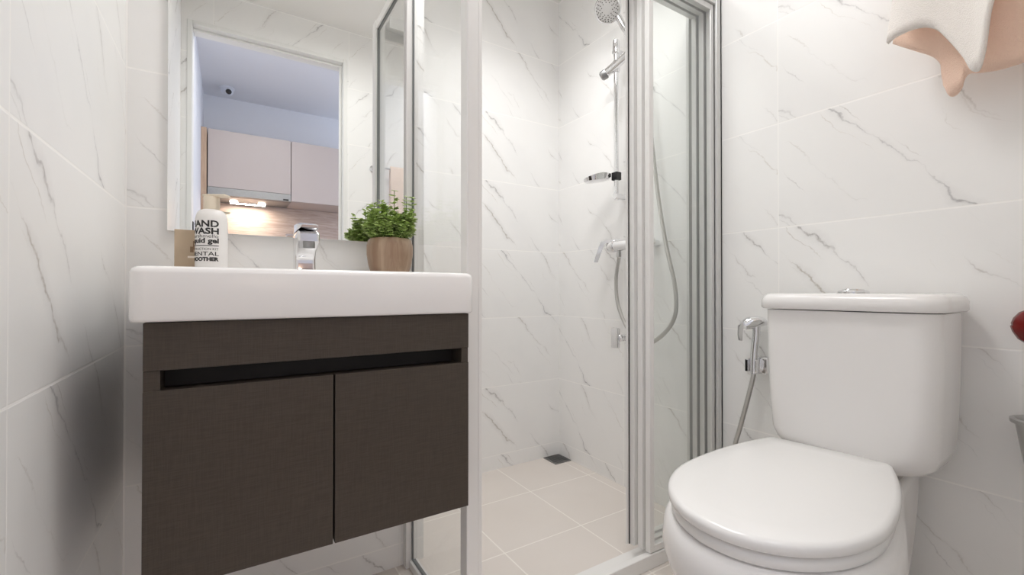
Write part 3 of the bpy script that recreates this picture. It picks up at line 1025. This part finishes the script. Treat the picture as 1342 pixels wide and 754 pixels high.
# ------------------------------------------------------------------ bathroom ceiling lamp
cl = thing('ceiling_lamp', 'round white flush ceiling lamp in the middle of the bathroom ceiling', 'ceiling lamp', (.54, .76, CZ))
obj('housing', B().lathe([(.125, 0), (.125, -.030), (.118, -.036), (.112, -.036)], (.54, .76, CZ - .0005), n=40), M['door_paint'], cl)
obj('diffuser', B().lathe([(.111, -.034), (.108, -.040), (.06, -.044), (.005, -.045)], (.54, .76, CZ - .0005), n=40), M['lamp'], cl)

dl = thing('downlight', 'small round white downlight in the ceiling over the shower', 'ceiling lamp', (.92, 1.22, CZ))
obj('trim_ring', B().lathe([(.095, 0), (.095, -.006), (.085, -.010), (.082, -.010)], (.92, 1.22, CZ - .0005), n=36), M['door_paint'], dl)
obj('diffuser', B().lathe([(.081, -.008), (.04, -.0095), (.004, -.010)], (.92, 1.22, CZ - .0005), n=36), M['lamp'], dl)

# ------------------------------------------------------------------ kitchen wall in the hall (mirror view)
KF = -1.60
ZB, ZT = 1.515, 2.010
ca = thing('wall_cabinet', 'taupe kitchen wall cabinet above the lit hood, seen in the mirror', 'cabinet', (.12, -1.79, ZB))
ZL = ZB + .055
obj('body', B().box((-.150, HB + .001, ZL), (.4165, KF - .02, ZT)), M['cab_taupe'], ca, smooth=0)
obj('door', B().box((-.148, KF - .019, ZL + .001), (.4155, KF, ZT - .001), .001), M['cab_taupe'], ca, smooth=0)
cb_ = thing('wall_cabinet', 'taupe kitchen wall cabinet right of the hood, seen in the mirror', 'cabinet', (.72, -1.79, ZB))
obj('body', B().box((.4195, HB + .001, ZB), (1.02, KF - .02, ZT)), M['cab_taupe'], cb_, smooth=0)
obj('door', B().box((.4215, KF - .019, ZB + .001), (1.018, KF, ZT - .001), .001), M['cab_taupe'], cb_, smooth=0)
tag(obj('side_panel', B().box((-.1915, HB + .001, .0), (-.156, KF + .005, ZT + .002), .001), M['cab_wood'], smooth=0), 'tan wooden end panel left of the kitchen cabinets, seen in the mirror', 'panel')
ho = thing('range_hood', 'slim stainless range hood with lit lamps, seen in the mirror', 'range hood', (.13, -1.78, 1.50))
hbx = B()
hbx.loft([[(-.149, KF + .004, 1.568), (-.149, HB + .016, 1.568), (-.149, HB + .016, 1.515), (-.149, KF - .03, 1.505), (-.149, KF + .004, 1.512)],
          [(.4165, KF + .004, 1.568), (.4165, HB + .016, 1.568), (.4165, HB + .016, 1.515), (.4165, KF - .03, 1.505), (.4165, KF + .004, 1.512)]])
obj('canopy', hbx, M['steel'], ho, smooth=0)
for x in (.02, .22):
    obj('lamp', B().lathe([(.028, 0), (.028, -.006), (.01, -.008)], (x, -1.82, 1.5085), n=20), M['hood_lamp'], ho)
obj('control', B().box((.36, KF + .0035, 1.516), (.40, KF + .006, 1.528)), M['black'], ho, smooth=0)
area('hood_lamp_light', (.12, -1.84, 1.497), .25, 3.5, (1, .86, .74), shape='RECTANGLE', size_y=.05)
tag(obj('splashback', B().box((-.150, HB + .001, .90), (HX - .05, HB + .014, ZB - .002)), M['splash'], smooth=0), 'brown stone-look splashback under the kitchen cabinets, seen in the mirror', 'splashback')
cc = thing('security_camera', 'small grey dome security camera under the hall ceiling, seen in the mirror', 'camera', (-.03, -1.75, HZ))
obj('base', B().lathe([(.052, 0), (.052, -.010), (.046, -.016)], (-.03, -1.75, HZ - .0005), n=28), M['cctv'], cc)
obj('dome', B().lathe([(.045, -.014), (.044, -.03), (.036, -.048), (.02, -.058), (.004, -.061)], (-.03, -1.75, HZ - .0005), n=28), M['cctv'], cc)
obj('lens', B().lathe([(.020, 0), (.020, .012), (.012, .014)], (-.02, -1.712, HZ - .040), (.25, .8, -.5), n=20), M['black'], cc)
